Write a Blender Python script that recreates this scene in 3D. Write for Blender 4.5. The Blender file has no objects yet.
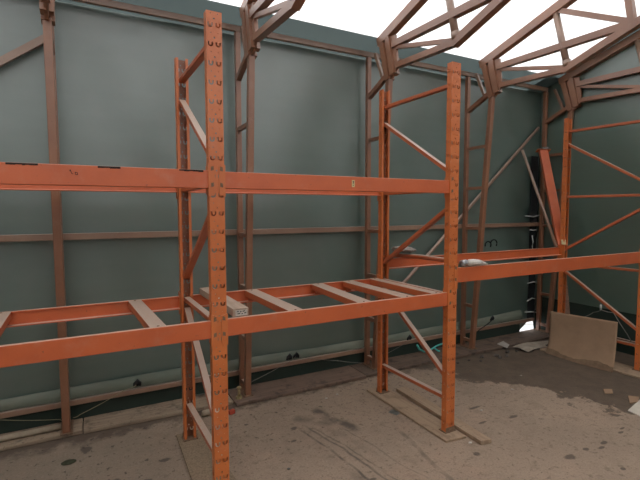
import bpy, bmesh, math, random
from mathutils import Vector, Matrix
random.seed(7)
S = bpy.context.scene
COL = S.collection

# ------------------------------------------------------------------ view
S.view_settings.view_transform = 'Standard'
S.view_settings.look = 'None'
S.view_settings.gamma = 1.0
S.view_settings.use_curve_mapping = False
S.view_settings.exposure = 0.5
S.cycles.max_bounces = 8
S.cycles.diffuse_bounces = 5
S.cycles.transmission_bounces = 6
S.cycles.use_denoising = True

# ------------------------------------------------------------------ materials
class NT:
    def __init__(self, name):
        self.m = bpy.data.materials.new(name); self.m.use_nodes = True
        self.t = self.m.node_tree; self.n = self.t.nodes; self.n.clear()
        self.out = self.n.new('ShaderNodeOutputMaterial')
        self.geo = self.n.new('ShaderNodeNewGeometry')
        self.pos = self.geo.outputs['Position']
    def link(self, a, b): self.t.links.new(a, b)
    def put(self, sock, v):
        if isinstance(v, bpy.types.NodeSocket): self.link(v, sock)
        elif isinstance(v, (tuple, list)) and len(v) == 3 and sock.type == 'RGBA': sock.default_value = (*v, 1)
        else: sock.default_value = v
    def math(self, op, a, b=0.0, clamp=False):
        n = self.n.new('ShaderNodeMath'); n.operation = op; n.use_clamp = clamp
        self.put(n.inputs[0], a); self.put(n.inputs[1], b); return n.outputs[0]
    def noise(self, scale, detail=4, rough=.55, vec=None, stretch=None):
        n = self.n.new('ShaderNodeTexNoise'); n.inputs['Scale'].default_value = scale
        n.inputs['Detail'].default_value = detail; n.inputs['Roughness'].default_value = rough
        v = vec if vec is not None else self.pos
        if stretch:
            mp = self.n.new('ShaderNodeMapping'); mp.inputs['Scale'].default_value = stretch
            self.link(v, mp.inputs['Vector']); v = mp.outputs[0]
        self.link(v, n.inputs['Vector']); return n.outputs['Fac']
    def ramp(self, fac, a, b):
        n = self.n.new('ShaderNodeMapRange'); n.interpolation_type = 'SMOOTHSTEP'
        self.put(n.inputs['Value'], fac); n.inputs['From Min'].default_value = a; n.inputs['From Max'].default_value = b
        return n.outputs['Result']
    def mix(self, fac, a, b):
        n = self.n.new('ShaderNodeMix'); n.data_type = 'RGBA'
        self.put(n.inputs['Factor'], fac)
        ins = [s for s in n.inputs if s.type == 'RGBA']
        self.put(ins[0], a); self.put(ins[1], b)
        return [s for s in n.outputs if s.type == 'RGBA'][0]
    def xyz(self):
        n = self.n.new('ShaderNodeSeparateXYZ'); self.link(self.pos, n.inputs[0]); return n.outputs
    def upness(self):
        n = self.n.new('ShaderNodeSeparateXYZ'); self.link(self.geo.outputs['Normal'], n.inputs[0]); return n.outputs[2]
    def bump(self, h, strength=.3, dist=.01):
        n = self.n.new('ShaderNodeBump'); n.inputs['Strength'].default_value = strength; n.inputs['Distance'].default_value = dist
        self.link(h, n.inputs['Height']); return n.outputs[0]
    def finish(self, col, rough=.6, metal=0.0, normal=None, spec=.4, coat=0.0, ior=1.5):
        p = self.n.new('ShaderNodeBsdfPrincipled')
        self.put(p.inputs['Base Color'], col); self.put(p.inputs['Roughness'], rough); self.put(p.inputs['Metallic'], metal)
        p.inputs['Specular IOR Level'].default_value = spec
        p.inputs['IOR'].default_value = ior; p.inputs['Coat Weight'].default_value = coat; p.inputs['Coat Roughness'].default_value = .42
        if normal is not None: self.link(normal, p.inputs['Normal'])
        self.link(p.outputs[0], self.out.inputs['Surface']); return self.m

def painted_metal(name, base, dark, chip, dust, dust_amt=.85, chip_lo=.66, rough=.5, coat=.35):
    k = NT(name)
    n1 = k.noise(3.5, 5); n2 = k.noise(38, 5, .65); n3 = k.noise(11, 6, .7)
    c = k.mix(k.ramp(n1, .35, .7), base, dark)
    c = k.mix(k.math('MULTIPLY', k.ramp(n3, .5, .75), .16), c, dust)
    c = k.mix(k.math('MULTIPLY', k.ramp(n2, chip_lo, chip_lo + .05), .8), c, chip)
    d = k.math('MULTIPLY', k.ramp(k.upness(), .45, .9), k.ramp(k.math('ADD', n2, k.math('MULTIPLY', n1, .6)), .35, .75))
    c = k.mix(k.math('MULTIPLY', d, dust_amt), c, dust)
    return k.finish(c, rough, 0, k.bump(n2, .12, .004), .7, coat, 1.5)

ORANGE = painted_metal('orange_paint', (.61, .152, .030), (.53, .124, .024), (.16, .05, .025), (.46, .31, .23))
INNER = painted_metal('shaded_inner_paint', (.30, .095, .035), (.22, .07, .03), (.10, .045, .025), (.40, .28, .2))  # darker orange standing in for shade inside the open channel
BEAM = painted_metal('red_orange_paint', (.58, .112, .027), (.50, .092, .022), (.20, .06, .03), (.48, .31, .23))
BROWN = painted_metal('brown_red_paint', (.27, .108, .048), (.205, .078, .035), (.10, .045, .03), (.42, .30, .23), .6, coat=1.0)
BROWN2 = painted_metal('brown_grey_paint', (.29, .165, .105), (.23, .125, .08), (.12, .07, .05), (.42, .32, .26), .6, coat=1.0)
GREYBAR = painted_metal('dusty_bar_paint', (.50, .112, .032), (.42, .092, .028), (.15, .06, .04), (.45, .33, .255), .97)

def plain(name, col, rough=.7, var=.25, scale=20, metal=0.0):
    k = NT(name); n = k.noise(scale, 5, .6)
    c = k.mix(k.ramp(n, .3, .75), col, tuple(x * (1 - var) for x in col))
    return k.finish(c, rough, metal, k.bump(n, .1, .003))
DARK = plain('dark_hole', (.025, .014, .010), .9)
STEEL = plain('dull_steel', (.30, .29, .27), .45, .4, 30, .7)
RUST = plain('rusty_foot', (.24, .145, .09), .85, .5, 60)
CARD = plain('brown_cardboard', (.33, .208, .128), .85, .18, 5)
CARDE = plain('damp_cardboard', (.20, .125, .075), .85, .3, 14)
PALE = plain('pale_board', (.62, .55, .46), .8, .15, 8)
WHITE = plain('white_plastic', (.66, .60, .54), .5, .3, 25)
RAG = plain('grey_cloth', (.30, .26, .23), .9, .4, 30)
FOIL = plain('crumpled_foil', (.5, .5, .52), .3, .5, 60, .8)
CORD = plain('pale_cord', (.30, .27, .17), .8)
CORDG = plain('grey_cord', (.22, .21, .18), .8)
TEAL = plain('teal_rope', (.10, .48, .42), .7)
LACE = plain('white_lace', (.62, .62, .60), .7)
BLACK = plain('gap_black', (.012, .013, .014), .8)
INK = plain('black_marker', (.02, .022, .022), .8)
YELLOW = plain('yellow_sticker', (.62, .50, .26), .6)
PAPER = plain('white_paper', (.54, .48, .42), .8, .12, 40)
REDT = plain('red_plastic', (.55, .09, .05), .5)
PIPEM = plain('beige_pipe', (.40, .32, .23), .7)
LEAFM = plain('dark_leaf', (.05, .05, .025), .7)
STONE = plain('grey_stone', (.13, .11, .095), .9, .5, 40)
CLEVIS = plain('brass_fitting', (.42, .33, .18), .5, .4, 50, .3)

def wood(name, c1, c2, axis, dirt=(.12, .085, .06), dirt_amt=.8):
    k = NT(name)
    st = {'x': (1.5, 22, 22), 'y': (22, 1.5, 22)}[axis]
    g = k.noise(1.6, 6, .6, None, st); n = k.noise(7, 6, .65); n2 = k.noise(45, 4, .7)
    c = k.mix(k.ramp(g, .35, .68), c1, c2)
    c = k.mix(k.math('MULTIPLY', k.ramp(n, .5, .7), dirt_amt), c, dirt)
    c = k.mix(k.math('MULTIPLY', k.ramp(n2, .58, .68), .6), c, dirt)
    return k.finish(c, .85, 0, k.bump(n2, .3, .006))
SLEEPER = wood('dirty_sleeper_timber', (.33, .245, .17), (.25, .18, .125), 'x', (.10, .075, .055), .85)
SLEEPR = wood('red_brown_sleeper', (.20, .130, .095), (.14, .092, .068), 'x', (.07, .05, .038), .9)
PLANK = wood('trodden_board', (.38, .265, .175), (.30, .205, .135), 'y', (.15, .105, .07), .5)
CHIP = plain('chipboard', (.30, .215, .14), .9, .45, 90)

def fabric(name, a, b, dusty, shine=1.0):
    k = NT(name)
    big = k.noise(.9, 3); st = k.noise(2.2, 5, .6, None, (.5, .5, 3.0)); fine = k.noise(160, 2, .5)
    z = k.xyz()[2]
    c = k.mix(k.ramp(k.math('ADD', k.math('MULTIPLY', big, .5), k.math('MULTIPLY', st, .5)), .38, .62), a, b)
    # splash of dust near the ground and faint crease lines
    dn = k.math('MULTIPLY', k.ramp(k.noise(6, 5, .6, None, (1, 1, .6)), .45, .75), .35)
    c = k.mix(dn, c, dusty)
    c = k.mix(k.math('MULTIPLY', k.ramp(fine, .5, .7), .18), c, tuple(x * .6 for x in a))
    return k.finish(c, .50, 0, k.bump(fine, .05, .002), shine, shine, 1.45 + .3 * shine)
GREEN = fabric('green_tarpaulin', (.062, .108, .085), (.047, .088, .069), (.092, .112, .094))
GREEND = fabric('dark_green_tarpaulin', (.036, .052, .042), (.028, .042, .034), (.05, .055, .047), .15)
GREENE = fabric('deep_green_tarpaulin', (.040, .094, .064), (.031, .076, .051), (.055, .092, .068))
HEM = fabric('faded_hem', (.215, .228, .178), (.115, .135, .105), (.19, .165, .13), .1)

def roof_mat():
    k = NT('white_translucent_sheet')
    n = k.noise(1.3, 4, .5, None, (1, .35, 1))
    c = k.mix(k.ramp(n, .35, .7), (.93, .94, .95), (.87, .89, .91))
    d = k.n.new('ShaderNodeBsdfDiffuse'); t = k.n.new('ShaderNodeBsdfTranslucent')
    k.put(d.inputs['Color'], c); k.put(t.inputs['Color'], c)
    mx = k.n.new('ShaderNodeMixShader'); mx.inputs[0].default_value = .55
    k.link(d.outputs[0], mx.inputs[1]); k.link(t.outputs[0], mx.inputs[2])
    k.link(mx.outputs[0], k.out.inputs['Surface']); return k.m
ROOF = roof_mat()

def floor_mat():
    k = NT('dusty_concrete_floor')
    X, Y, Z = k.xyz()[:3]
    n1 = k.noise(1.1, 5, .6); n2 = k.noise(6, 6, .65); n3 = k.noise(34, 5, .72); n4 = k.noise(2.6, 5, .6)
    c = k.mix(k.ramp(n1, .3, .7), (.335, .243, .176), (.268, .198, .146))
    c = k.mix(k.math('MULTIPLY', k.ramp(n4, .52, .72), .55), c, (.36, .245, .175))
    c = k.mix(k.math('MULTIPLY', k.ramp(n2, .50, .72), .6), c, (.20, .150, .108))
    n5 = k.noise(17, 5, .7)
    c = k.mix(k.math('MULTIPLY', k.ramp(n5, .54, .66), .6), c, (.165, .122, .088))
    c = k.mix(k.math('MULTIPLY', k.ramp(n5, .40, .28), .35), c, (.42, .33, .25))
    c = k.mix(k.math('MULTIPLY', k.ramp(n3, .60, .66), .7), c, (.10, .076, .058))
    # greyer, darker on the left of the racking
    c = k.mix(k.math('MULTIPLY', k.ramp(k.math('ADD', X, k.math('MULTIPLY', n4, .8)), 1.3, .5), .55), c, (.205, .165, .125))
    n6 = k.noise(75, 4, .75)
    c = k.mix(k.math('MULTIPLY', k.ramp(n6, .52, .66), .45), c, (.15, .112, .082))
    c = k.mix(k.math('MULTIPLY', k.ramp(n6, .44, .33), .35), c, (.44, .34, .26))
    crumbs = k.math('MULTIPLY', k.ramp(k.noise(21, 3, .6), .62, .67), k.ramp(k.math('ADD', Y, k.math('MULTIPLY', n4, .9)), 2.6, 3.7))
    c = k.mix(k.math('MULTIPLY', crumbs, .75), c, (.06, .045, .034))
    # skid marks running across the middle
    def lin(a, b):   # signed distance to a line in the floor plane
        d = Vector((b[0] - a[0], b[1] - a[1])).normalized(); nx, ny = -d.y, d.x
        return k.math('ADD', k.math('ADD', k.math('MULTIPLY', X, nx), k.math('MULTIPLY', Y, ny)), -(nx * a[0] + ny * a[1]))
    def along(a, b):
        d = Vector((b[0] - a[0], b[1] - a[1])); L = d.length; d.normalize()
        return k.math('DIVIDE', k.math('ADD', k.math('ADD', k.math('MULTIPLY', X, d.x), k.math('MULTIPLY', Y, d.y)), -(d.x * a[0] + d.y * a[1])), L)
    wob = k.math('MULTIPLY', k.math('ADD', k.noise(2.5, 3), -.5), .09)
    for a, b, w, s in SKIDS:
        dd = k.math('ABSOLUTE', k.math('ADD', lin(a, b), wob))
        t = along(a, b)
        m = k.math('MULTIPLY', k.ramp(dd, w, w * .25), k.math('MULTIPLY', k.ramp(t, -.05, .1), k.ramp(t, 1.05, .85)))
        m = k.math('MULTIPLY', m, k.math('MULTIPLY', k.ramp(n2, .3, .6), s))
        c = k.mix(m, c, (.095, .075, .06))
    # damp oily patch along the far right
    bx = k.math('ADD', k.math('MULTIPLY', k.ramp(Y, 3.2, 2.45), .62), 3.22)
    e = k.math('ADD', k.math('ADD', X, k.math('MULTIPLY', bx, -1.0)), k.math('MULTIPLY', k.math('ADD', k.noise(4.0, 7, .7), -.5), 1.5))
    e2 = k.math('ADD', e, k.math('MULTIPLY', k.ramp(Y, 2.0, 1.3), -3.0))
    damp = k.ramp(e2, -.02, .06)
    c = k.mix(k.math('MULTIPLY', damp, k.math('ADD', .60, k.math('MULTIPLY', n2, .45))), c, (.078, .056, .041))
    # soil along the sleepers
    soil = k.ramp(k.math('ADD', Y, k.math('MULTIPLY', k.math('ADD', n2, -.5), .5)), 3.52, 3.66)
    c = k.mix(k.math('MULTIPLY', soil, .8), c, (.085, .060, .046))
    # separate dark drips
    jit = k.math('MULTIPLY', k.math('ADD', k.noise(22, 4, .6), -.5), .05)
    for x, y, rx, ry in SPOTS:
        dx = k.math('DIVIDE', k.math('ADD', X, -x), rx); dy = k.math('DIVIDE', k.math('ADD', Y, -y), ry)
        r = k.math('SQRT', k.math('ADD', k.math('MULTIPLY', dx, dx), k.math('MULTIPLY', dy, dy)))
        m = k.ramp(k.math('ADD', r, k.math('MULTIPLY', jit, 22)), .95, .55)
        c = k.mix(k.math('MULTIPLY', m, .7), c, (.055, .043, .036))
    rough = k.mix(damp, (.85, .85, .85), (.62, .62, .62))
    return k.finish(c, rough, 0, k.bump(k.math('ADD', n3, k.math('MULTIPLY', n2, .8)), .25, .008), .25)
SKIDS = [((1.42, 3.02), (1.60, 1.70), .016, .9), ((1.48, 3.05), (1.70, 1.78), .014, .75), ((1.52, 3.0), (1.75, 1.8), .010, .6), ((1.70, 2.9), (1.90, 1.8), .012, .5), ((1.58, 3.1), (1.84, 1.85), .04, .28), ((1.36, 3.0), (1.56, 1.75), .05, .22),
         ((1.66, 3.25), (1.80, 2.75), .06, .9), ((1.45, 3.2), (1.72, 2.95), .09, .55), ((2.1, 2.75), (1.95, 1.75), .025, .55), ((1.95, 1.9), (2.1, 1.45), .05, .5)]
SPOTS = [(2.886, 1.767, .060, .036), (3.084, 1.776, .035, .022), (3.287, 1.765, .05, .022), (3.20, 1.735, .045, .016), (3.55, 1.79, .04, .014), (3.63, 1.82, .04, .012),
         (3.06, 1.52, .03, .02), (1.38, 3.03, .035, .03), (1.30, 2.86, .03, .02), (2.35, 2.10, .035, .03), (1.55, 2.2, .035, .02), (1.62, 2.02, .02, .018),
         (2.0, 1.75, .03, .02), (.10, 2.95, .05, .035), (.28, 2.86, .05, .03), (.42, 3.05, .05, .03), (.16, 2.8, .03, .03), (-.05, 3.45, .05, .06),
         (2.58, 2.55, .05, .02), (2.75, 2.4, .05, .02), (2.9, 2.62, .09, .02), (3.05, 2.35, .07, .025), (2.3, 1.5, .07, .03), (.75, 2.2, .03, .02), (.92, 2.05, .03, .03)]
FLOOR = floor_mat()
OUTG = plain('pale_gravel_outside', (.55, .55, .55), .9, .3, 6)

# ------------------------------------------------------------------ mesh building
class MB:
    def __init__(self): self.bm = bmesh.new()
    def bar(self, a, b, w, h, side=None):
        """rectangular bar from a to b; w along `side` (default horizontal), h across it"""
        a, b = Vector(a), Vector(b); d = (b - a).normalized()
        s = Vector(side) if side else d.cross(Vector((0, 0, 1)))
        if s.length < 1e-4: s = Vector((1, 0, 0))
        s = (s - d * s.dot(d)).normalized(); u = s.cross(d).normalized()
        r = []
        for p in (a, b):
            r.append([self.bm.verts.new(p + s * (i * w / 2) + u * (j * h / 2)) for i, j in ((-1, -1), (1, -1), (1, 1), (-1, 1))])
        for k in range(4): self.bm.faces.new((r[0][k], r[0][(k + 1) % 4], r[1][(k + 1) % 4], r[1][k]))
        self.bm.faces.new(r[0][::-1]); self.bm.faces.new(r[1]); return self
    def box(self, x0, x1, y0, y1, z0, z1):
        v = [self.bm.verts.new((x, y, z)) for z in (z0, z1) for x, y in ((x0, y0), (x1, y0), (x1, y1), (x0, y1))]
        for f in ((3, 2, 1, 0), (4, 5, 6, 7), (0, 1, 5, 4), (1, 2, 6, 5), (2, 3, 7, 6), (3, 0, 4, 7)): self.bm.faces.new([v[i] for i in f])
        return self
    def prism(self, pts, axis, t0, t1):
        """polygon pts extruded along an axis; pts are the two other coordinates in xyz order"""
        def P(p, t): return {'x': (t, p[0], p[1]), 'y': (p[0], t, p[1]), 'z': (p[0], p[1], t)}[axis]
        A = [self.bm.verts.new(P(p, t0)) for p in pts]; B = [self.bm.verts.new(P(p, t1)) for p in pts]
        n = len(pts)
        for i in range(n): self.bm.faces.new((A[i], A[(i + 1) % n], B[(i + 1) % n], B[i]))
        self.bm.faces.new(A[::-1]); self.bm.faces.new(B); return self
    def tube(self, pts, r, seg=8, smooth=True):
        pts = [Vector(p) for p in pts]; rings = []
        for i, p in enumerate(pts):
            d = (pts[min(i + 1, len(pts) - 1)] - pts[max(i - 1, 0)]).normalized()
            s = d.cross(Vector((0, 0, 1)))
            if s.length < 1e-3: s = d.cross(Vector((0, 1, 0)))
            s.normalize(); u = s.cross(d)
            rr = r[i] if isinstance(r, (list, tuple)) else r
            rings.append([self.bm.verts.new(p + (s * math.cos(2 * math.pi * k / seg) + u * math.sin(2 * math.pi * k / seg)) * rr) for k in range(seg)])
        for a, b in zip(rings, rings[1:]):
            for k in range(seg):
                f = self.bm.faces.new((a[k], a[(k + 1) % seg], b[(k + 1) % seg], b[k])); f.smooth = smooth
        self.bm.faces.new(rings[0][::-1]); self.bm.faces.new(rings[-1]); return self
    def grid(self, fn, us, vs, smooth=True, keep=None):
        g = [[self.bm.verts.new(fn(u, v)) for v in vs] for u in us]
        for i in range(len(us) - 1):
            for j in range(len(vs) - 1):
                if keep and not keep((us[i] + us[i + 1]) / 2, (vs[j] + vs[j + 1]) / 2): continue
                f = self.bm.faces.new((g[i][j], g[i + 1][j], g[i + 1][j + 1], g[i][j + 1])); f.smooth = smooth
        return self
    def blob(self, c, r, jag=.35, seed=0, sub=2):
        rnd = random.Random(seed)
        res = bmesh.ops.create_icosphere(self.bm, subdivisions=sub, radius=1)
        for v in res['verts']:
            j = 1 + (rnd.random() - .5) * jag
            v.co = Vector((c[0] + v.co.x * r[0] * j, c[1] + v.co.y * r[1] * j, c[2] + v.co.z * r[2] * j))
        return self
    def mesh(self, name):
        bmesh.ops.recalc_face_normals(self.bm, faces=self.bm.faces[:])
        me = bpy.data.meshes.new(name); self.bm.to_mesh(me); self.bm.free(); return me
    def build(self, name, mat, parent=None, loc=None, bevel=0, label=None):
        me = self.mesh(name); o = bpy.data.objects.new(name, me); COL.objects.link(o)
        me.materials.append(mat)
        if parent: o.parent = parent
        if loc: o.location = loc
        if bevel:
            b = o.modifiers.new('bevel', 'BEVEL'); b.width = bevel; b.segments = 2; b.limit_method = 'ANGLE'
        if label: o['label'] = label
        return o

def tag(o, label, cat, group=None, kind=None):
    o['label'] = label; o['category'] = cat
    if group: o['group'] = group
    if kind: o['kind'] = kind
    return o
def empty(name, loc, label, cat, group=None):
    o = bpy.data.objects.new(name, None); COL.objects.link(o); o.location = loc; o.empty_display_size = .1
    return tag(o, label, cat, group)
def structure(o): o['kind'] = 'structure'; return o
def dup(root, loc, label):
    r = root.copy(); COL.objects.link(r); r.location = loc; r['label'] = label
    for ch in list(root.children):
        c = ch.copy(); COL.objects.link(c); c.parent = r
        for g in list(ch.children):
            d = g.copy(); COL.objects.link(d); d.parent = c
    return r

def perforated(w, h, holes, thick):
    """flat plate w x h (centred in x, from 0 up in y) with holes, as a list of (verts, faces)"""
    cu = bpy.data.curves.new('plate', 'CURVE'); cu.dimensions = '2D'; cu.fill_mode = 'BOTH'; cu.extrude = thick / 2
    def poly(pts):
        s = cu.splines.new('POLY'); s.points.add(len(pts) - 1); s.use_cyclic_u = True
        for p, q in zip(s.points, pts): p.co = (q[0], q[1], 0, 1)
    poly([(-w / 2, 0), (w / 2, 0), (w / 2, h), (-w / 2, h)])
    for hl in holes: poly(hl)
    o = bpy.data.objects.new('plate', cu); COL.objects.link(o)
    dg = bpy.context.evaluated_depsgraph_get(); me = bpy.data.meshes.new_from_object(o.evaluated_get(dg))
    bpy.data.objects.remove(o); return me
def circ(x, y, r, n=8): return [(x + r * math.cos(2 * math.pi * k / n), y + r * math.sin(2 * math.pi * k / n)) for k in range(n)]
def uslot(x, y, R=.0140, r=.0062, leg=.012, n=7):
    o = [(x + R * math.cos(math.pi + math.pi * k / n), y + R * math.sin(math.pi + math.pi * k / n)) for k in range(n + 1)]
    i = [(x + r * math.cos(2 * math.pi - math.pi * k / n), y + r * math.sin(2 * math.pi - math.pi * k / n)) for k in range(n + 1)]
    return o + [(x + R, y + leg), (x + r, y + leg)] + i + [(x - r, y + leg), (x - R, y + leg)]

# ------------------------------------------------------------------ ground and shell
YW, XE = 3.97, 5.56
def roofz(y): return 3.40 + .305 * (3.7 - abs(y))
structure(MB().box(-3.4, XE + .1, -4.2, YW + .05, -.12, 0).build('floor', FLOOR))
structure(MB().box(-14, 18, -14, 16, -.5, -.13).build('ground_outside', OUTG))

def lerp_list(a, b, n): return [a + (b - a) * i / n for i in range(n + 1)]
def wave(x, z):
    return .012 * math.sin(2.1 * x + .6 * z) + .008 * math.sin(5.3 * x - 2.2 * z + 1) + .004 * math.sin(11 * x + 5 * z)
TX = [-1.60, -.18, 1.24, 2.64, 4.06, 5.50]
def pull(x):  # fabric lies tight on the posts, loose between
    d = min(abs(x - t) for t in TX); return min(1, d / .5)
def wall_fn(x, z):
    corner = max(0.0, (x - 4.6) / .9)
    y = YW + .012 + wave(x, z) * pull(x) * min(1, .35 + max(0, z) * 1.3) * (1 if z < 3.2 else .3)
    # diagonal tension creases near the laced corner
    y -= corner * .036 * math.sin(9 * (x * .8 + z * 1.15)) * max(0, 1 - abs(z - .9) / 1.6)
    return (x, y, z)
def hole(x, z):   # the torn bottom corner where daylight comes in
    return not (5.22 < x < 5.53 and z < .135 and z < .02 + (x - 5.20) * .75 and z < .135)
xs = lerp_list(-3.4, 4.9, 110) + lerp_list(4.9, 5.62, 36)[1:]
zs = lerp_list(-.02, .3, 22) + lerp_list(.3, 3.29, 46)[1:]
def lap_mat():
    k = NT('thin_green_lap'); n = k.noise(2.2, 4)
    c = k.mix(n, (.145, .180, .175), (.12, .152, .15))
    d = k.n.new('ShaderNodeBsdfDiffuse'); t = k.n.new('ShaderNodeBsdfTranslucent')
    k.put(d.inputs['Color'], c); k.put(t.inputs['Color'], c)
    mx = k.n.new('ShaderNodeMixShader'); mx.inputs[0].default_value = .4
    k.link(d.outputs[0], mx.inputs[1]); k.link(t.outputs[0], mx.inputs[2])
    k.link(mx.outputs[0], k.out.inputs['Surface']); return k.m
LAP = lap_mat()
wb = structure(MB().grid(wall_fn, xs, zs, keep=hole).build('wall_back', GREEN))
# the wall sheet laps over the eave onto the roof
structure(MB().grid(lambda x, t: (x, YW + .006 - t * .30, 3.285 + (roofz(YW - t * .30) - .012 - 3.285) * min(1, t * 3.5) if t < .3 else roofz(YW - t * .30) - .012), lerp_list(-3.4, XE, 60), lerp_list(0, 1, 8)).build('trim_eave', LAP))
# faded hem folded along the foot of the wall sheet
def hem_fn(x, t):
    z = .205 + .085 * t + .010 * math.sin(1.7 * x + .5) * t + (.05 * max(0, x - 4.4) * t)
    return (x, 3.928 - .0 + .030 * t - .012 * math.sin(math.pi * t) + .004 * math.sin(7 * x + 3 * t), z)
MB().grid(hem_fn, lerp_list(-3.4, 5.22, 150), lerp_list(0, 1, 6)).build('hem', HEM, wb, label='faded grey-green folded hem')
# dark under-sheet below the hem
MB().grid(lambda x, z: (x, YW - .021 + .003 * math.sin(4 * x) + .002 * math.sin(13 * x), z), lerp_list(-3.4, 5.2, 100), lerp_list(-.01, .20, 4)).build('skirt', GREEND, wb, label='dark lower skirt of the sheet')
# painted figure on the sheet
pts = []
for k in range(0, 13):
    a = math.radians(200 - k * 20); pts.append((4.565 + .052 * math.cos(a), 1.245 + .045 * math.sin(a)))
for k in range(0, 13):
    a = math.radians(160 - k * 17); pts.append((4.668 + .056 * math.cos(a), 1.262 + .048 * math.sin(a)))
MB().tube([(x, wall_fn(x, z)[1] - .004, z) for x, z in pts], .0075, 6).build('painted_numeral', INK, wb, label='hand-painted dark figure 3 lying on its side')
# end wall: upper sheet laps in front of a darker lower one
def end_fn(y, z): return (XE - .012 + .010 * math.sin(2.4 * y + z) + .006 * math.sin(6 * y - 2 * z), y, z)
we = MB()
ys = lerp_list(-4.1, 4.01, 100)
def ztop(y): return roofz(y) - .003
we.grid(lambda y, t: end_fn(y, .49 + (ztop(y) - .49) * t), ys, lerp_list(0, 1, 40))
we = structure(we.build('wall_right', GREENE))
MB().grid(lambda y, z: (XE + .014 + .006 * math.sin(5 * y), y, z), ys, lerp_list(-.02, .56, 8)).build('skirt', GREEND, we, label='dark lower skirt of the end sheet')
structure(MB().grid(lambda y, t: (XE + .02 - .32 * t, y, roofz(y) - .014), lerp_list(-.02, 4.0, 40), lerp_list(0, 1, 4)).build('trim_gable', LAP))
structure(MB().grid(lambda y, t: (-3.38, y, -.02 + (roofz(y) + .015) * t), lerp_list(-4.1, 4.01, 80), lerp_list(0, 1, 12)).build('unseen_wall_left', GREEN))  # unseen end wall, added to keep out low light from the left
structure(MB().grid(lambda x, z: (x, -4.02 + wave(x, z), z), lerp_list(-3.4, XE + .05, 60), lerp_list(-.02, 3.29, 20)).build('unseen_wall_front', GREEN))  # unseen wall behind the camera, added to cut low light
# roof
structure(MB().grid(lambda x, y: (x, y, roofz(y) + .004 * math.sin(4.4 * x)), lerp_list(-3.4, XE + .04, 60), lerp_list(-4.05, 0, 20)[:-1] + lerp_list(0, 4.0, 20)).build('ceiling', ROOF))

# ------------------------------------------------------------------ portal trusses
def make_truss(label):
    t = empty('portal_truss', (TX[0], 0, 0), label, 'truss', 'steel portal trusses of the tent')
    s = (1, 0, 0); w = .05
    def yin(z): return 3.735 - .072 * z
    MB().bar((0, 3.88, .034), (0, 3.88, 3.270), .046, .046, s).build('outer_column', BROWN, t, bevel=.004)
    MB().bar((0, yin(.034), .034), (0, yin(2.98), 2.98), .054, .05, s).build('inner_column', BROWN, t, bevel=.004)
    for z in (2.42, 1.95, 1.48, 1.01, .545, .12):
        MB().bar((0, 3.856, z), (0, yin(z) + .026, z), .034, .034, s).build('rung', BROWN, t)
    MB().bar((0, 3.858, 2.865), (0, yin(2.95) + .02, 3.01), .045, .045, s).build('knee_brace', BROWN, t)
    MB().bar((0, 3.755, 3.27), (0, 3.625, 2.99), .026, .03, s).build('short_strut', BROWN2, t)
    MB().prism([(3.70, 3.375), (3.425, 3.345), (3.385, 3.04), (3.47, 2.955), (3.545, 2.955)], 'x', -.011, .011).build('gusset_plate', BROWN, t)
    g = MB()
    g.bar((-.017, 3.635, 3.37), (-.017, 3.52, 2.95), .036, .062, s); g.bar((-.017, 3.53, 3.35), (-.017, 3.445, 2.985), .036, .062, s)
    g.bar((.030, 3.635, 3.37), (.030, 3.52, 2.95), .030, .050, s); g.bar((.030, 3.53, 3.35), (.030, 3.445, 2.985), .030, .050, s)
    g.build('knee_channel', BROWN, t)
    def up(y): return roofz(y) - .058
    MB().bar((0, 3.685, up(3.685)), (0, 0, up(0)), .074, .088, s).build('upper_chord', BROWN, t, bevel=.004)
    lk = (2.66, 3.02)
    MB().bar((0, 3.40, 3.055), (0, lk[0], lk[1]), .058, .050, s).build('lower_chord', BROWN, t)
    def lo(y): return 3.02 + .345 * (lk[0] - y)
    MB().bar((0, lk[0] + .015, lk[1] - .004), (0, 0, lo(0)), .064, .064, s).build('lower_chord', BROWN, t)
    MB().bar((0, 3.46, 3.262), (0, 2.05, 3.235), .060, .060, s).build('tie_bar', BROWN, t)
    MB().bar((0, 3.40, 3.225), (0, 2.68, 3.045), .034, .036, s).build('knee_tie', BROWN, t)
    MB().tube([(0, 2.79, up(2.79) - .02), (0, 2.655, 3.05)], .031, 10).build('web_strut', BROWN2, t)
    MB().tube([(0, 2.664, 3.10), (0, 2.65, 3.045)], .039, 10).build('strut_collar', BROWN2, t)
    MB().bar((0, 2.76, up(2.76) - .03), (0, 2.09, 3.245), .044, .046, s).build('web_diagonal', BROWN, t)
    MB().bar((0, 2.10, 3.25), (0, 2.19, up(2.19) - .02), .055, .052, s).build('web_strut', BROWN, t)
    yy = 2.19
    while yy > .5:
        MB().bar((0, yy, up(yy) - .03), (0, yy - .55, lo(yy - .55) + .02), .036, .038, s).build('web_diagonal', BROWN, t)
        MB().bar((0, yy - .55, lo(yy - .55) + .02), (0, yy - .50, up(yy - .5) - .03), .036, .038, s).build('web_strut', BROWN, t)
        yy -= .55
    MB().box(-.042, .042, yin(0) - .045, 3.93, .0305, .0385).build('foot_plate', RUST, t)
    return t
tlabels = ['brown lattice truss by the left bay, seen nearly edge-on beside a diagonal brace',
           'brown lattice truss just right of the nearest orange upright',
           'brown lattice truss behind the middle orange frame',
           'brown lattice truss to the right of the middle frame, foot near the small grey tile',
           'brown lattice truss against the green end wall in the corner']
truss = make_truss(tlabels[0]); truss.location.x = TX[1]
for x, lb in zip(TX[2:], tlabels[1:]): dup(truss, (x, 0, 0), lb)

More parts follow.
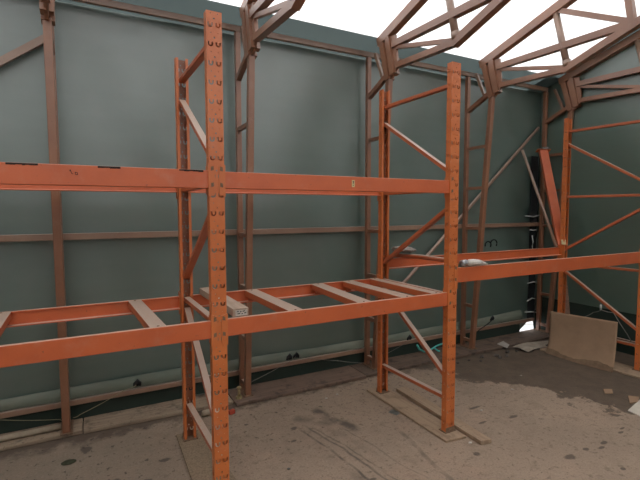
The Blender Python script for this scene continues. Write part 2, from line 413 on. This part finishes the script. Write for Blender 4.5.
# wall rails (run the full length of the wall)
def rail(y, z0, z1, label, x1=5.53, mat=BROWN2):
    h = z1 - z0
    o = MB().bar((-3.35, y, (z0 + z1) / 2), (x1, y, (z0 + z1) / 2), .036, h, (0, 1, 0)).build('wall_rail', mat, bevel=.003)
    tag(o, label, 'rail', 'steel rails along the green wall')
rail(3.925, 1.472, 1.522, 'brown horizontal rail at mid height of the green back wall')
rail(3.885, 3.275, 3.325, 'topmost pale brown rail under the eave of the back wall')
rail(3.925, .158, .200, 'lowest brown rail along the faded hem of the back wall', 5.44)
o = MB().bar((5.52, 3.60, .165), (5.52, 1.2, .150), .03, .045, (1, 0, 0)).build('wall_rail', BROWN2)
tag(o, 'low rail on the green end wall right of the cardboard', 'rail')
# wall-plane braces
o = MB().tube([(5.44, 3.932, 2.80), (3.18, 3.932, .875), (2.72, 3.932, .48)], .021, 10).build('wall_brace', BROWN2)
tag(o, 'long brown diagonal tube crossing the back wall from the corner down to the middle', 'brace')
o = MB().bar((-.215, 3.93, 2.98), (-1.56, 3.93, 1.96), .034, .05).build('wall_brace', BROWN2)
tag(o, 'diagonal brace at upper left running down from the leftmost truss', 'brace')

# ------------------------------------------------------------------ pallet racking
YF, YB, W, DU, HT = 2.3865, 3.2562, .084, .043, 2.727
X1, X2, X3, X0 = .6787, 2.4253, 5.075, -1.0679
def upright_mesh():
    holes = []
    for sx in (-1, 1): holes += [uslot(sx * .021, .030), circ(sx * .019, .088, .003, 6)]
    holes.append(circ(0, .063, .0048))
    fh = [uslot(.004, .04, .008, .003, .012, 5)]
    bm = bmesh.new()
    def add(me, M):
        b = bmesh.new(); b.from_mesh(me); b.transform(M); tmp = bpy.data.meshes.new('t'); b.to_mesh(tmp); b.free(); bm.from_mesh(tmp)
    # plate lies in XY -> stand it up: x->x, y->z, z->-y
    stand = Matrix(((1, 0, 0, 0), (0, 0, -1, 0), (0, 1, 0, 0), (0, 0, 0, 1)))
    face, side, blank = perforated(W, .1, holes, .003), perforated(DU, .1, fh, .003), perforated(W, .027, [], .003)
    sblank = perforated(DU, .027, [], .003)
    R90 = Matrix.Rotation(math.pi / 2, 4, 'Z')
    n = 27
    for k in range(n + 1):      # the punched pattern repeats every 100 mm, with a blank foot
        z = 0 if k == 0 else .027 + (k - 1) * .1
        add(blank if k == 0 else face, Matrix.Translation((0, .0015, z)) @ stand)
        for sx in (-1, 1):
            add(sblank if k == 0 else side, Matrix.Translation((sx * (W / 2 - .0015), DU / 2 + .003, z)) @ R90 @ stand)
    me = bpy.data.meshes.new('upright'); 
    for sx in (-1, 1):  # return lips of the C section
        x0, x1 = (sx * W / 2, sx * (W / 2 - .018)); x0, x1 = min(x0, x1), max(x0, x1)
        r = bmesh.ops.create_cube(bm, size=1)
        for v in r['verts']: v.co = Vector(((x0 + x1) / 2 + v.co.x * (x1 - x0), DU + .0045 + v.co.y * .003, HT / 2 + v.co.z * HT))
    bm.normal_update()
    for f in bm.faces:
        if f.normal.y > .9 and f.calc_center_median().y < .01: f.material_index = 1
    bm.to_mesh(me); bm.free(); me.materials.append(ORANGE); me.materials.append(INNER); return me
UPR = upright_mesh()
def foot_mb(): return MB().box(-.052, .052, -.008, .066, -.004, .002).box(-.046, .046, -.003, -.0006, .002, .034)
def make_frame(loc, label, base=0.004):
    f = empty('upright_frame', loc, label, 'rack frame', 'orange upright frames of the pallet racking')
    d = YB - YF
    for y, rz in ((0, 0), (d, math.pi)):
        u = bpy.data.objects.new('upright', UPR); COL.objects.link(u); u.parent = f; u.location = (0, y, 0); u.rotation_euler.z = rz
        foot_mb().build('foot_plate', RUST, u, label='rusty foot plate')
    y0, y1 = .030, d - .030
    def br(n, zb, zf, w=.042, h=.028):
        MB().bar((0, y1, zb), (0, y0, zf), w, h, (1, 0, 0)).build(n, GREYBAR, f, bevel=.003, label='dusty brace of the frame')
    for z in (2.60, 1.845, 1.062, .272): br('horizontal_brace', z - .024, z - .024)
    br('diagonal_brace', 2.435, 1.945); br('diagonal_brace', 1.195, 1.70); br('diagonal_brace', .965, .40)
    return f
fr = make_frame((X1 - W / 2, YF, .024), 'nearest orange rack frame, the tall perforated upright left of centre')
fr.rotation_euler.z = math.radians(.75)
dup(fr, (X2 - W / 2, YF, .024), 'middle orange rack frame standing on two boards at the end of the decked bay')
f3 = dup(fr, (X3 - W / 2 + .035, YF, .024), 'far orange rack frame by the green end wall with the cardboard leaning on it')
f3.rotation_euler.z = math.radians(5.2)   # knocked slightly out of square
dup(fr, (X0 - W / 2, YF, .006), 'orange rack frame closing the left bay')

def make_beam(xa, xb, z0, z1, back, label, group):
    if back: xa -= .016; xb -= .016
    L = xb - xa - .006; h = z1 - z0
    y = YB if back else YF
    o_y = -1 if back else 1
    # step section: full height outside, a ledge on the inside
    prof = [(.004, 0), (.050, 0), (.050, h - .046), (.030, h - .046), (.030, h), (.004, h)]
    if back: prof = [(.004, 0), (.050, 0), (.050, .008), (.016, .008), (.016, h - .010), (.028, h - .010), (.028, h), (.004, h)]
    prof = [(o_y * p, q) for p, q in prof]
    m = MB().prism(prof, 'x', -L / 2, L / 2)
    b = m.build('pallet_beam', BEAM, None, ((xa + xb) / 2, y, z0), bevel=.003)
    tag(b, label, 'rack beam', group)
    for s in (-1, 1):
        c = MB()
        x0 = s * L / 2
        zc0, zc1 = -.045, h + .035
        yo = o_y
        c.bar((x0 + s * .001, yo * .001, zc0), (x0 + s * .001, yo * .001, zc1), .002, .002)
        c.prism([(yo * -.004, zc0), (yo * .052, zc0 + .012), (yo * .052, zc1 - .012), (yo * -.004, zc1)], 'x', x0 - s * .0015, x0 + s * .0022)
        c.prism([(x0, zc0), (x0 + s * .034, zc0 + .01), (x0 + s * .034, zc1 - .01), (x0, zc1)], 'y', yo * -.0042, yo * -.0008)
        c = c.build('end_connector', ORANGE, b)
        hk = MB()
        for zz in (h * .5 - .042, h * .5 + .045):
            hk.prism([(x0 + s * .012, zz), (x0 + s * .028, zz + .004), (x0 + s * .027, zz + .026), (x0 + s * .013, zz + .022)], 'y', yo * -.0062, yo * -.004)
        hk.build('hook', RUST, c, label='rusty locking hook')
    return b
gA, gB = 'orange pallet beams of the racking', 'orange pallet beams of the racking'
zl0, zl1, zu0, zu1 = .9915, 1.0898, 1.819, 1.911
make_beam(X1, X2 - W, zl0, zl1, False, 'lower front beam of the middle bay carrying the cross bars', gA)
make_beam(X1, X2 - W, zl0, 1.084, True, 'lower back beam of the middle bay, at the far ends of the cross bars', gA)
bu = make_beam(X1, X2 - W, zu0, zu1, False, 'upper front beam of the middle bay with a small yellow sticker', gA)
make_beam(X1, X2 - W, 1.8237, 1.912, True, 'upper back beam of the middle bay, showing as a strip below the front one', gA)
make_beam(X0, X1 - W, zl0, zl1, False, 'lower front beam of the left bay, crossing the left edge of the photo', gA)
make_beam(X0, X1 - W, zl0, 1.084, True, 'lower back beam of the left bay', gA)
bl = make_beam(X0, X1 - W, zu0 - .001, zu1 + .004, False, 'upper front beam of the left bay with chipped top edge and dark scrawl', gA)
make_beam(X0, X1 - W, 1.8237, 1.912, True, 'upper back beam of the left bay, a strip under the front one', gA)
make_beam(X2, X3 - W + .035, 1.155, 1.268, False, 'front beam of the far right bay with a white wrapped bundle on it', gB)
make_beam(X2, X3 - W - .043, 1.162, 1.255, True, 'back beam of the far right bay under the leaning orange beam', gB)
# sticker and scrawl
st = MB().box(1.503, 1.524, -.0008, .0005, .026, .070).build('sticker', YELLOW, bu, label='small yellow sticker'); st.location = (-bu.location.x, .003, 0)
m = MB()
m.bar((1.509, -.0012, .060), (1.518, -.0012, .062), .0006, .004, (0, 1, 0)); m.bar((1.518, -.0012, .062), (1.511, -.0012, .046), .0006, .004, (0, 1, 0)); m.bar((1.511, -.0012, .038), (1.515, -.0012, .036), .0006, .006, (0, 1, 0))
m.build('sticker_mark', INK, st)
m = MB()
for a, b in (((-.056, .074), (-.050, .056)), ((-.056, .074), (-.058, .066)), ((-.050, .056), (-.044, .054)), ((-.036, .062), (-.026, .060)), ((-.036, .062), (-.035, .052)), ((-.035, .052), (-.026, .050)), ((-.026, .060), (-.026, .050))):
    m.bar((a[0], .0032, a[1]), (b[0], .0032, b[1]), .0008, .0028, (0, 1, 0))
sc = m.build('scrawl', INK, bl, label='dark hand-drawn scrawl'); sc.location.x = -bl.location.x
m = MB()
rnd = random.Random(3)
for xa, xb in ((-.305, -.19), (.06, .155), (.44, .56)):
    x = xa
    while x < xb:
        l = .012 + rnd.random() * .02
        m.box(x, x + l, .0030, .012, .089 - rnd.random() * .004, .0958); x += l
cp = m.build('paint_chip', DARK, bl, label='row of dark paint chips'); cp.location.x = -bl.location.x

# deck bars resting in the beam ledges
def cross_bar(xf, xb, w, label, zt=1.085, h=.046, mat=GREYBAR):
    c = Vector(((xf + xb) / 2, (YF + YB) / 2, zt - h / 2))
    a = Vector((xf, YF + .032, 0)); b = Vector((xb, YB - .030, 0))
    o = MB().bar((xf - c.x, a.y - c.y, 0), (xb - c.x, b.y - c.y, 0), w, h, (1, 0, 0)).build('cross_bar', mat, None, c, bevel=.003)
    MB().box(xb - c.x - .022, xb - c.x + .022, YB - .049 - c.y, YB - .035 - c.y, 1.0005 - c.z, -h / 2 - .0005).build('end_cleat', GREYBAR, o)
    for s, p in ((-1, (xf - c.x, a.y - c.y + .02)), (1, (xb - c.x, b.y - c.y - .02))):
        MB().tube([(p[0], p[1], h / 2 - .002), (p[0], p[1], h / 2 + .003)], .007, 8, False).build('rivet', RUST, o)
    return tag(o, label, 'cross bar', 'cross bars decking the lower level')
cross_bar(1.126, 1.110, .098, 'wide dusty cross bar, first to the right of the nearest upright')
cross_bar(1.632, 1.690, .108, 'dusty cross bar near the middle of the right deck, set slightly askew')
cross_bar(2.000, 1.990, .110, 'dusty cross bar, second from the middle frame')
cross_bar(2.272, 2.262, .088, 'dusty cross bar right beside the middle frame')
cross_bar(.322, .278, .084, 'scuffed pale cross bar in the left bay near the nearest frame')
cross_bar(-.458, -.470, .10, 'cross bar cut by the left edge of the photo')
# loose bar with a paper label on its end
lb = empty('loose_bar', (.768, 2.83, 1.09), 'loose pale bar with a paper label on its end, lying behind the nearest upright', 'bar')
mm = MB()
lb.location.z = 1.0905
a, b = Vector((.003, -.41, .0235)), Vector((-.003, .405, .0195))
mm.bar(a + Vector((0, 0, .019)), b + Vector((0, 0, .019)), .092, .005, (1, 0, 0))
mm.bar(a + Vector((-.036, 0, -.003)), b + Vector((-.036, 0, -.003)), .018, .040, (1, 0, 0)); mm.bar(a + Vector((.036, 0, -.003)), b + Vector((.036, 0, -.003)), .018, .040, (1, 0, 0))
mm.bar(a + Vector((0, .01, -.004)), b + Vector((0, -.01, -.004)), .056, .034, (1, 0, 0))
mm.build('bar_body', wood('pale_dusty_wood', (.46, .34, .26), (.38, .28, .21), 'y', (.3, .2, .15), .3), lb)
lab = MB().box(-.030, .040, -.4135, -.4105, .004, .036).build('paper_label', PAPER, lb)
m = MB()
for x, z, l in ((-.022, .028, .012), (-.004, .026, .010), (.012, .028, .014), (-.018, .016, .016), (.006, .014, .008), (.022, .017, .012)):
    m.bar((x, -.4142, z), (x + l, -.4142, z + .002), .001, .005, (0, 1, 0))
m.build('label_print', INK, lab)

# ------------------------------------------------------------------ leaning things in the far corner
def basis_bar(a, b, w, h, side): return MB().bar(a, b, w, h, side)
bt, tp = Vector((5.015, 3.262, 1.262)), Vector((5.29, 3.745, 2.46))
bt = Vector((4.965, 3.235, 1.2585))
d = (tp - bt).normalized()
lean = empty('leaning_beam', bt, 'spare orange beam leaning in the corner, foot on the back beam by the far frame', 'rack beam')
sd = Vector((.88, -.47, 0))
MB().bar((0, 0, .012), tp - bt, .105, .045, sd).build('beam_body', BEAM, lean, bevel=.004)
e = tp - bt
MB().bar(e, e + d * .006, .17, .07, sd).build('end_connector', ORANGE, lean)
MB().bar(e + d * .035 - sd * .03, e + d * .045 + sd * .05, .02, .10, (0, 0, 1)).build('steel_clip', STEEL, lean, label='grey steel clip at the top end')
MB().bar(Vector((0, 0, .03)) - Vector((.02, .036, 0)), Vector((0, 0, .085)) - Vector((.008, .022, 0)) , .05, .004, sd).build('end_label', YELLOW, lean, label='pale sticker on the lower end')
o = MB().tube([(4.86, 3.235, 1.266), (5.06, 3.88, 2.47)], .017, 10).build('leaning_tube', BROWN2)
tag(o, 'thin brown tube leaning from the far back beam up to the wall brace', 'tube')
o = MB().bar((5.47, 3.41, .001), (5.13, 3.33, 1.10), .06, .018, (.6, -.75, 0)).build('leaning_plank', wood('pinkish_plank', (.42, .25, .18), (.34, .20, .14), 'y'))
tag(o, 'narrow pinkish plank leaning behind the far frame, above the cardboard', 'plank')
# cardboard sheet
def card_fn(u, v):   # u along the sheet, v up
    yl = 3.315 - .06 * (1 - v); yr = 2.55 - .03 * (1 - v)
    x = 4.825 + .078 * (v ** .8) - .035 * (1 - v) ** 3 - .03 * (1 - v) ** 6 * (1 - u)
    return (x - .03 * math.sin(math.pi * u) * (1 - v) ** 2, yl + (yr - yl) * u, .004 + (.474 + .038 * u) * v)
cm = MB().grid(card_fn, lerp_list(0, 1, 24), lerp_list(0, 1, 20))
cb = cm.build('cardboard_sheet', CARD)
sm = cb.modifiers.new('thick', 'SOLIDIFY'); sm.thickness = .005; sm.offset = 0
tag(cb, 'large brown cardboard sheet leaning against the far rack frame', 'cardboard')
rnd = random.Random(5)
tear = [.07 + .03 * math.sin(9 * i / 24 + 1) + rnd.random() * .02 + .03 * (i / 24) for i in range(25)]
cm = MB().grid(lambda u, v: tuple(Vector(card_fn(u, v * tear[int(round(u * 24))])) + Vector((-.006, 0, .001))), lerp_list(0, 1, 24), lerp_list(0, 1, 5))
cm.build('damp_edge', CARDE, cb, label='darker torn damp lower edge')

# black strip painting the darkness of the corner gap, and white laces
o = MB().grid(lambda x, z: (x + .010 * (z - 1.3) * -.35, 3.948 + .005 * math.sin(6 * z), z), lerp_list(5.345, 5.49, 6), lerp_list(.17, 2.42, 50)).build('corner_gap_shade', BLACK)
tag(o, 'black vertical strip standing in for the dark gap in the tent corner', 'gap shade')
LY = 3.935
laces = [([(5.237, 1.612), (5.40, 1.60), (5.548, 1.623)], 'topmost white lace across the dark corner gap, beside the mid rail'),
         ([(5.327, 1.425), (5.40, 1.415), (5.473, 1.42)], 'white lace just below the mid rail on the dark corner gap'),
         ([(5.380, 1.345), (5.405, 1.26), (5.39, 1.19), (5.40, 1.16)], 'white lace hanging straight down the dark corner gap'),
         ([(5.32, .69), (5.45, .70), (5.595, .675)], 'white lace across the corner gap below the far beams'),
         ([(5.31, .44), (5.42, .475), (5.50, .455), (5.49, .30)], 'white looped lace low on the corner gap'),
         ([(5.28, .295), (5.44, .28), (5.594, .262)], 'lowest white lace, just above the daylight hole')]
for p, lbl in laces:
    o = MB().tube([(x if x < 5.45 else min(x, 5.52), LY, z) for x, z in p], .0075, 6).build('lace', LACE); tag(o, lbl, 'lace', 'white laces in the tent corner')

# bundle and pole on the far bay beams
o = MB().tube([(2.487, 3.235, 1.285), (2.52, 2.9, 1.297), (2.56, 2.56, 1.293), (2.565, 2.52, 1.292)], [.02, .021, .018, .016], 10).build('dusty_pole', GREYBAR)
tag(o, 'dusty pole lying across the far bay beams beside the middle frame', 'pole')
rg = MB().blob((2.515, 3.13, 1.343), (.078, .14, .026), .35, 2, 3).build('grey_rag', RAG)
tag(rg, 'grey rag heaped on the far bay back beam behind the middle frame', 'rag')
wr = empty('wrapped_bundle', (2.55, 2.40, 1.27), 'white wrapped bundle with crumpled foil on the far bay front beam', 'bundle')
MB().tube([(-.02, -.008, .026), (.0, -.01, .03), (.05, -.012, .030), (.10, -.012, .026), (.16, -.012, .014), (.20, -.012, .006)], [.016, .026, .025, .022, .012, .004], 10).build('plastic_wrap', WHITE, wr)
MB().blob((-.055, -.01, .030), (.035, .028, .026), .5, 4, 2).build('foil_end', FOIL, wr, label='crumpled silver foil')

# ------------------------------------------------------------------ timber sleepers and boards on the floor
def sleeper(x0, x1, y0, y1, h, label, mat, s0=0, s1=0):
    o = MB().prism([(x0, y0 + s0), (x1, y0 + s1), (x1, y1), (x0, y1)], 'z', .0005, h).build('sleeper_plank', mat, bevel=.006)
    tag(o, label, 'plank', 'timber sleepers along the back wall')
sleeper(-1.9, -.075, 3.715, 3.945, .030, 'dirty timber sleeper at the foot of the back wall, left of the leftmost post joint', SLEEPER, -.03, .0)
sleeper(-.068, 1.09, 3.665, 3.945, .030, 'light timber sleeper along the back wall behind the left bay', SLEEPER, .04, 0)
sleeper(1.097, 2.45, 3.605, 3.945, .030, 'red-brown sleeper along the back wall behind the decked bay', SLEEPR)
SLEEPD = wood('dark_sleeper', (.15, .10, .072), (.105, .072, .052), 'x', (.05, .036, .028), .9)
sleeper(2.457, 3.65, 3.62, 3.945, .030, 'dark sleeper behind the middle frame', SLEEPD)
sleeper(3.657, 5.44, 3.60, 3.945, .030, 'dirty sleeper in the corner under the small grey tile', SLEEPD)
for o_ in ():
    pass
def board(pts, h, label, mat, z=.0005):
    o = MB().prism(pts, 'z', z, z + h).build('floor_board', mat, bevel=.003); tag(o, label, 'board', 'boards lying under the racking')
board([(.545, 3.33), (.735, 3.33), (.80, 2.22), (.52, 2.22)], .018, 'chipboard strip under the feet of the nearest frame', CHIP)
board([(2.275, 3.35), (2.47, 3.34), (2.447, 2.285), (2.265, 2.305)], .018, 'thin board under both feet of the middle frame', PLANK)
board([(2.515, 3.21), (2.625, 3.20), (2.555, 2.145), (2.465, 2.165)], .032, 'narrow loose plank lying right beside the middle frame', PLANK)
board([(4.80, 3.36), (5.13, 3.36), (5.12, 2.1), (4.86, 2.1)], .018, 'worn board under the far frame, right of the cardboard', PLANK)
o = MB().prism([(3.985, 1.962), (4.42, 2.05), (4.36, 1.70), (3.957, 1.835)], 'z', .001, .007).build('pale_sheet', PALE); tag(o, 'pale sheet on the floor at the right edge of the photo', 'sheet')

# ------------------------------------------------------------------ cords, hooks and litter by the wall
def cord(p, label, mat=CORD, r=.0025):
    q = []
    for i in range(len(p) - 1):
        for k in range(4):
            t = k / 4; a, b = Vector(p[i]), Vector(p[i + 1]); v = a.lerp(b, t); v.z -= .006 * math.sin(math.pi * t); q.append(v)
    q.append(Vector(p[-1]))
    tag(MB().tube(q, r, 6).build('tie_cord', mat), label, 'cord', 'tie cords of the wall sheet')
cord([(-.90, 3.90, .172), (-.609, 3.90, .155), (-.23, 3.89, .075), (-.21, 3.89, .068)], 'yellowish tie cord left of the leftmost post, below the hem')
cord([(-.14, 3.89, .068), (-.092, 3.90, .078), (.241, 3.90, .215), (.33, 3.905, .235)], 'yellowish tie cord rising right from the leftmost post to a dark hook')
cord([(1.275, 3.85, .07), (1.302, 3.87, .08), (1.759, 3.90, .216), (1.80, 3.905, .242)], 'grey tie cord rising right from the second truss foot', CORDG)
cord([(1.847, 3.90, .232), (2.3, 3.89, .12), (2.60, 3.88, .05)], 'grey tie cord dropping to the third truss foot', CORDG)
cord([(2.70, 3.87, .045), (2.908, 3.90, .094), (3.25, 3.905, .20)], 'grey tie cord right of the middle frame foot', CORDG)
cord([(.70, 3.9, .06), (1.0, 3.9, .055), (1.20, 3.88, .05)], 'short grey cord left of the second truss foot', CORDG)
cord([(4.14, 3.86, .12), (4.4, 3.9, .19), (4.60, 3.905, .27)], 'dark cord right of the fourth truss foot', INK, .005)
cord([(4.62, 3.905, .25), (5.0, 3.9, .17), (5.45, 3.86, .12)], 'grey cord crossing in front of the daylight hole', CORDG)
cord([(5.50, 3.251, .35), (5.50, 3.142, .43), (5.50, 3.05, .478), (5.50, 2.911, .472), (5.50, 2.75, .25), (5.50, 2.62, .06)], 'pale cable arched over the end wall behind the cardboard', CORDG, .005)
tr = MB().tube([(3.40, 3.83, .064), (3.46, 3.84, .055), (3.60, 3.84, .10), (3.76, 3.84, .125)], .009, 6)
tr.tube([(3.30, 3.84, .155), (3.335, 3.84, .10), (3.40, 3.83, .064)], .012, 6); tr.tube([(3.55, 3.84, .085), (3.61, 3.83, .042), (3.63, 3.82, .035)], .010, 6)
tag(tr.build('teal_rope', TEAL), 'frayed teal rope by the wall behind the middle frame', 'rope')
for x, z, lbl in ((.338, .258, 'dark hook on the hem behind the left bay'), (1.74, .255, 'left of two dark hooks on the hem behind the decked bay'), (1.815, .258, 'right of two dark hooks on the hem behind the decked bay'),
                  (3.252, .235, 'dark hook on the hem behind the frame brace'), (4.62, .30, 'dark hook on the hem right of the fourth truss')):
    o = MB().tube([(x - .022, 3.925, z - .035), (x - .024, 3.915, z - .01), (x, 3.912, z + .02), (x + .024, 3.915, z - .01), (x + .022, 3.925, z - .035)], .010, 8)
    o.blob((x, 3.918, z - .01), (.022, .008, .026), .2, 3, 2)
    tag(o.build('hem_hook', INK), lbl, 'hook', 'dark hooks on the hem')
o = MB().tube([(5.515, 3.065, .475), (5.505, 3.062, .50), (5.50, 3.06, .54)], .011, 8).build('hem_hook', LACE); tag(o, 'small white hook on the end wall above the cardboard', 'hook')
o = MB().tube([(-1.8, 3.80, .052), (-.8, 3.80, .052), (-.22, 3.805, .052)], .021, 10).build('long_pipe', PIPEM); tag(o, 'beige pipe lying along the wall left of the leftmost post', 'pipe')
o = MB().tube([(.79, 3.56, .028), (.93, 3.56, .028)], .027, 12).build('short_pipe', PIPEM); tag(o, 'short beige pipe end lying behind the nearest upright', 'pipe')
o = MB().bar((1.00, 3.49, .02), (1.045, 3.50, .02), .03, .03).build('red_block', REDT); tag(o, 'small red plastic piece beside the nearest upright', 'plastic piece')
cl = MB().tube([(1.15, 3.70, .031), (1.15, 3.70, .05)], .030, 8, False); cl.tube([(1.15, 3.70, .05), (1.152, 3.70, .12)], .013, 8); cl.blob((1.152, 3.70, .125), (.022, .022, .016), .1, 2, 2)
tag(cl.build('anchor_bolt', CLEVIS), 'brass-coloured anchor bolt at the foot of the second truss', 'bolt')
o = MB().prism([(4.43, 3.53), (4.56, 3.60), (4.62, 3.74), (4.46, 3.70)], 'z', .031, .037).build('grey_tile', plain('grey_tile', (.42, .38, .34), .8)); tag(o, 'small grey tile lying on the sleeper near the corner', 'tile')
o = MB().prism([(2.19, 2.90), (2.25, 2.93), (2.285, 2.85), (2.22, 2.82)], 'z', .001, .003).build('grey_scrap', STEEL); tag(o, 'grey scrap on the floor beside the board under the middle frame', 'scrap')
o = MB().blob((-.155, 3.321, .006), (.045, .035, .005), .2, 3, 2).build('dead_leaf', LEAFM); tag(o, 'dark leaf flat on the floor at lower left', 'leaf')
bits = [(1.86, 3.38, PAPER, 'white paper bit near the sleeper, left of two behind the decked bay'), (1.99, 3.41, PAPER, 'white paper bit near the sleeper, right of two behind the decked bay'),
        (3.50, 2.72, PAPER, 'white paper bit at the edge of the dark damp patch'), (2.90, 2.55, PAPER, 'pale paper bit on bare floor right of the middle frame'),
        (3.877, 2.913, PAPER, 'white paper bit inside the dark damp patch'), (2.42, 2.22, PAPER, 'tiny white bit by the foot of the middle frame'),
        (1.12, 2.55, STONE, 'grey pebble on the floor below the decked bay'), (3.52, 3.25, CARD, 'brown card scrap near the fourth truss'),
        (1.33, 1.95, PAPER, 'pale crumb on the skid marks at bottom centre')]
for i, (x, y, m_, lbl) in enumerate(bits):
    o = MB().blob((x, y, .006), (.014, .010, .005), .6, i, 1).build('litter_bit', m_); tag(o, lbl, 'litter', 'litter on the floor')
o = MB().prism([(4.17, 2.25), (4.25, 2.31), (4.32, 2.27), (4.24, 2.22)], 'z', .001, .012).build('card_scrap', CARD); tag(o, 'torn brown scrap on the dark damp patch at right', 'scrap')
o = MB().prism([(4.15, 2.03), (4.30, 2.12), (4.36, 2.06), (4.24, 2.01)], 'z', .001, .010).build('card_scrap', CARD); tag(o, 'torn brown scrap just above the pale sheet at right', 'scrap')
o = MB().blob((4.15, 3.45, .014), (.035, .03, .014), .4, 8, 2).build('dark_stone', STONE); tag(o, 'dark stone lying on the floor near the grey tile', 'stone')
ts = MB()
rnd = random.Random(9)
ts.grid(lambda u, v: (4.55 + u * .75 , 3.33 + v * .22 + .04 * math.sin(5 * u), .012 + .016 * math.sin(7 * u + 2 * v) * math.sin(math.pi * v) + .012), lerp_list(0, 1, 20), lerp_list(0, 1, 6))
tag(ts.build('torn_sheet', plain('dirty_sheet', (.40, .33, .26), .8, .4, 12)), 'crumpled dirty sheet on the floor left of the cardboard', 'sheet')
o = MB().prism([(5.22, 3.50), (5.40, 3.54), (5.42, 3.44), (5.28, 3.42)], 'z', .001, .006).build('blue_piece', plain('pale_blue_gloss', (.35, .42, .55), .25)); tag(o, 'pale bluish glossy piece on the floor below the daylight hole', 'scrap')  # thin pale blue piece with a low roughness

rnd = random.Random(4)
for i in range(14):
    x = 3.45 + i * .125 + rnd.random() * .06; y = 3.53 - abs(rnd.gauss(0, .07)); r = .012 + rnd.random() * .016
    if 4.05 < x < 4.25: y -= .12
    o = MB().blob((x, y, r * .55), (r, r * .8, r * .55), .5, 20 + i, 2).build('rubble_stone', STONE)
    tag(o, 'small dark stone among the rubble in front of the corner sleeper', 'stone', 'rubble along the corner sleeper')

# ------------------------------------------------------------------ camera
f, pitch, roll, yaw = 439.76, .0683, -.0023, .4893
s, c = math.sin(yaw), math.cos(yaw); cp, sp = math.cos(pitch), math.sin(pitch); cr, sr = math.cos(roll), math.sin(roll)
fw = Vector((s * cp, c * cp, -sp)); up0 = Vector((s * sp, c * sp, cp)); rt0 = Vector((c, -s, 0))
rt = rt0 * cr + up0 * sr; up = -rt0 * sr + up0 * cr
cam = bpy.data.cameras.new('camera'); co = bpy.data.objects.new('camera', cam); COL.objects.link(co)
cam.sensor_width = 36; cam.lens = f * 36 / 640; cam.clip_start = .02
M = Matrix((rt, up, -fw)).transposed().to_4x4(); M.translation = (0, 0, 1.7)
co.matrix_world = M
S.camera = co

# ------------------------------------------------------------------ overcast sky
w = bpy.data.worlds.new('sky'); S.world = w; w.use_nodes = True
bg = w.node_tree.nodes['Background']; bg.inputs['Color'].default_value = (1.0, .988, .978, 1); bg.inputs['Strength'].default_value = 2.2
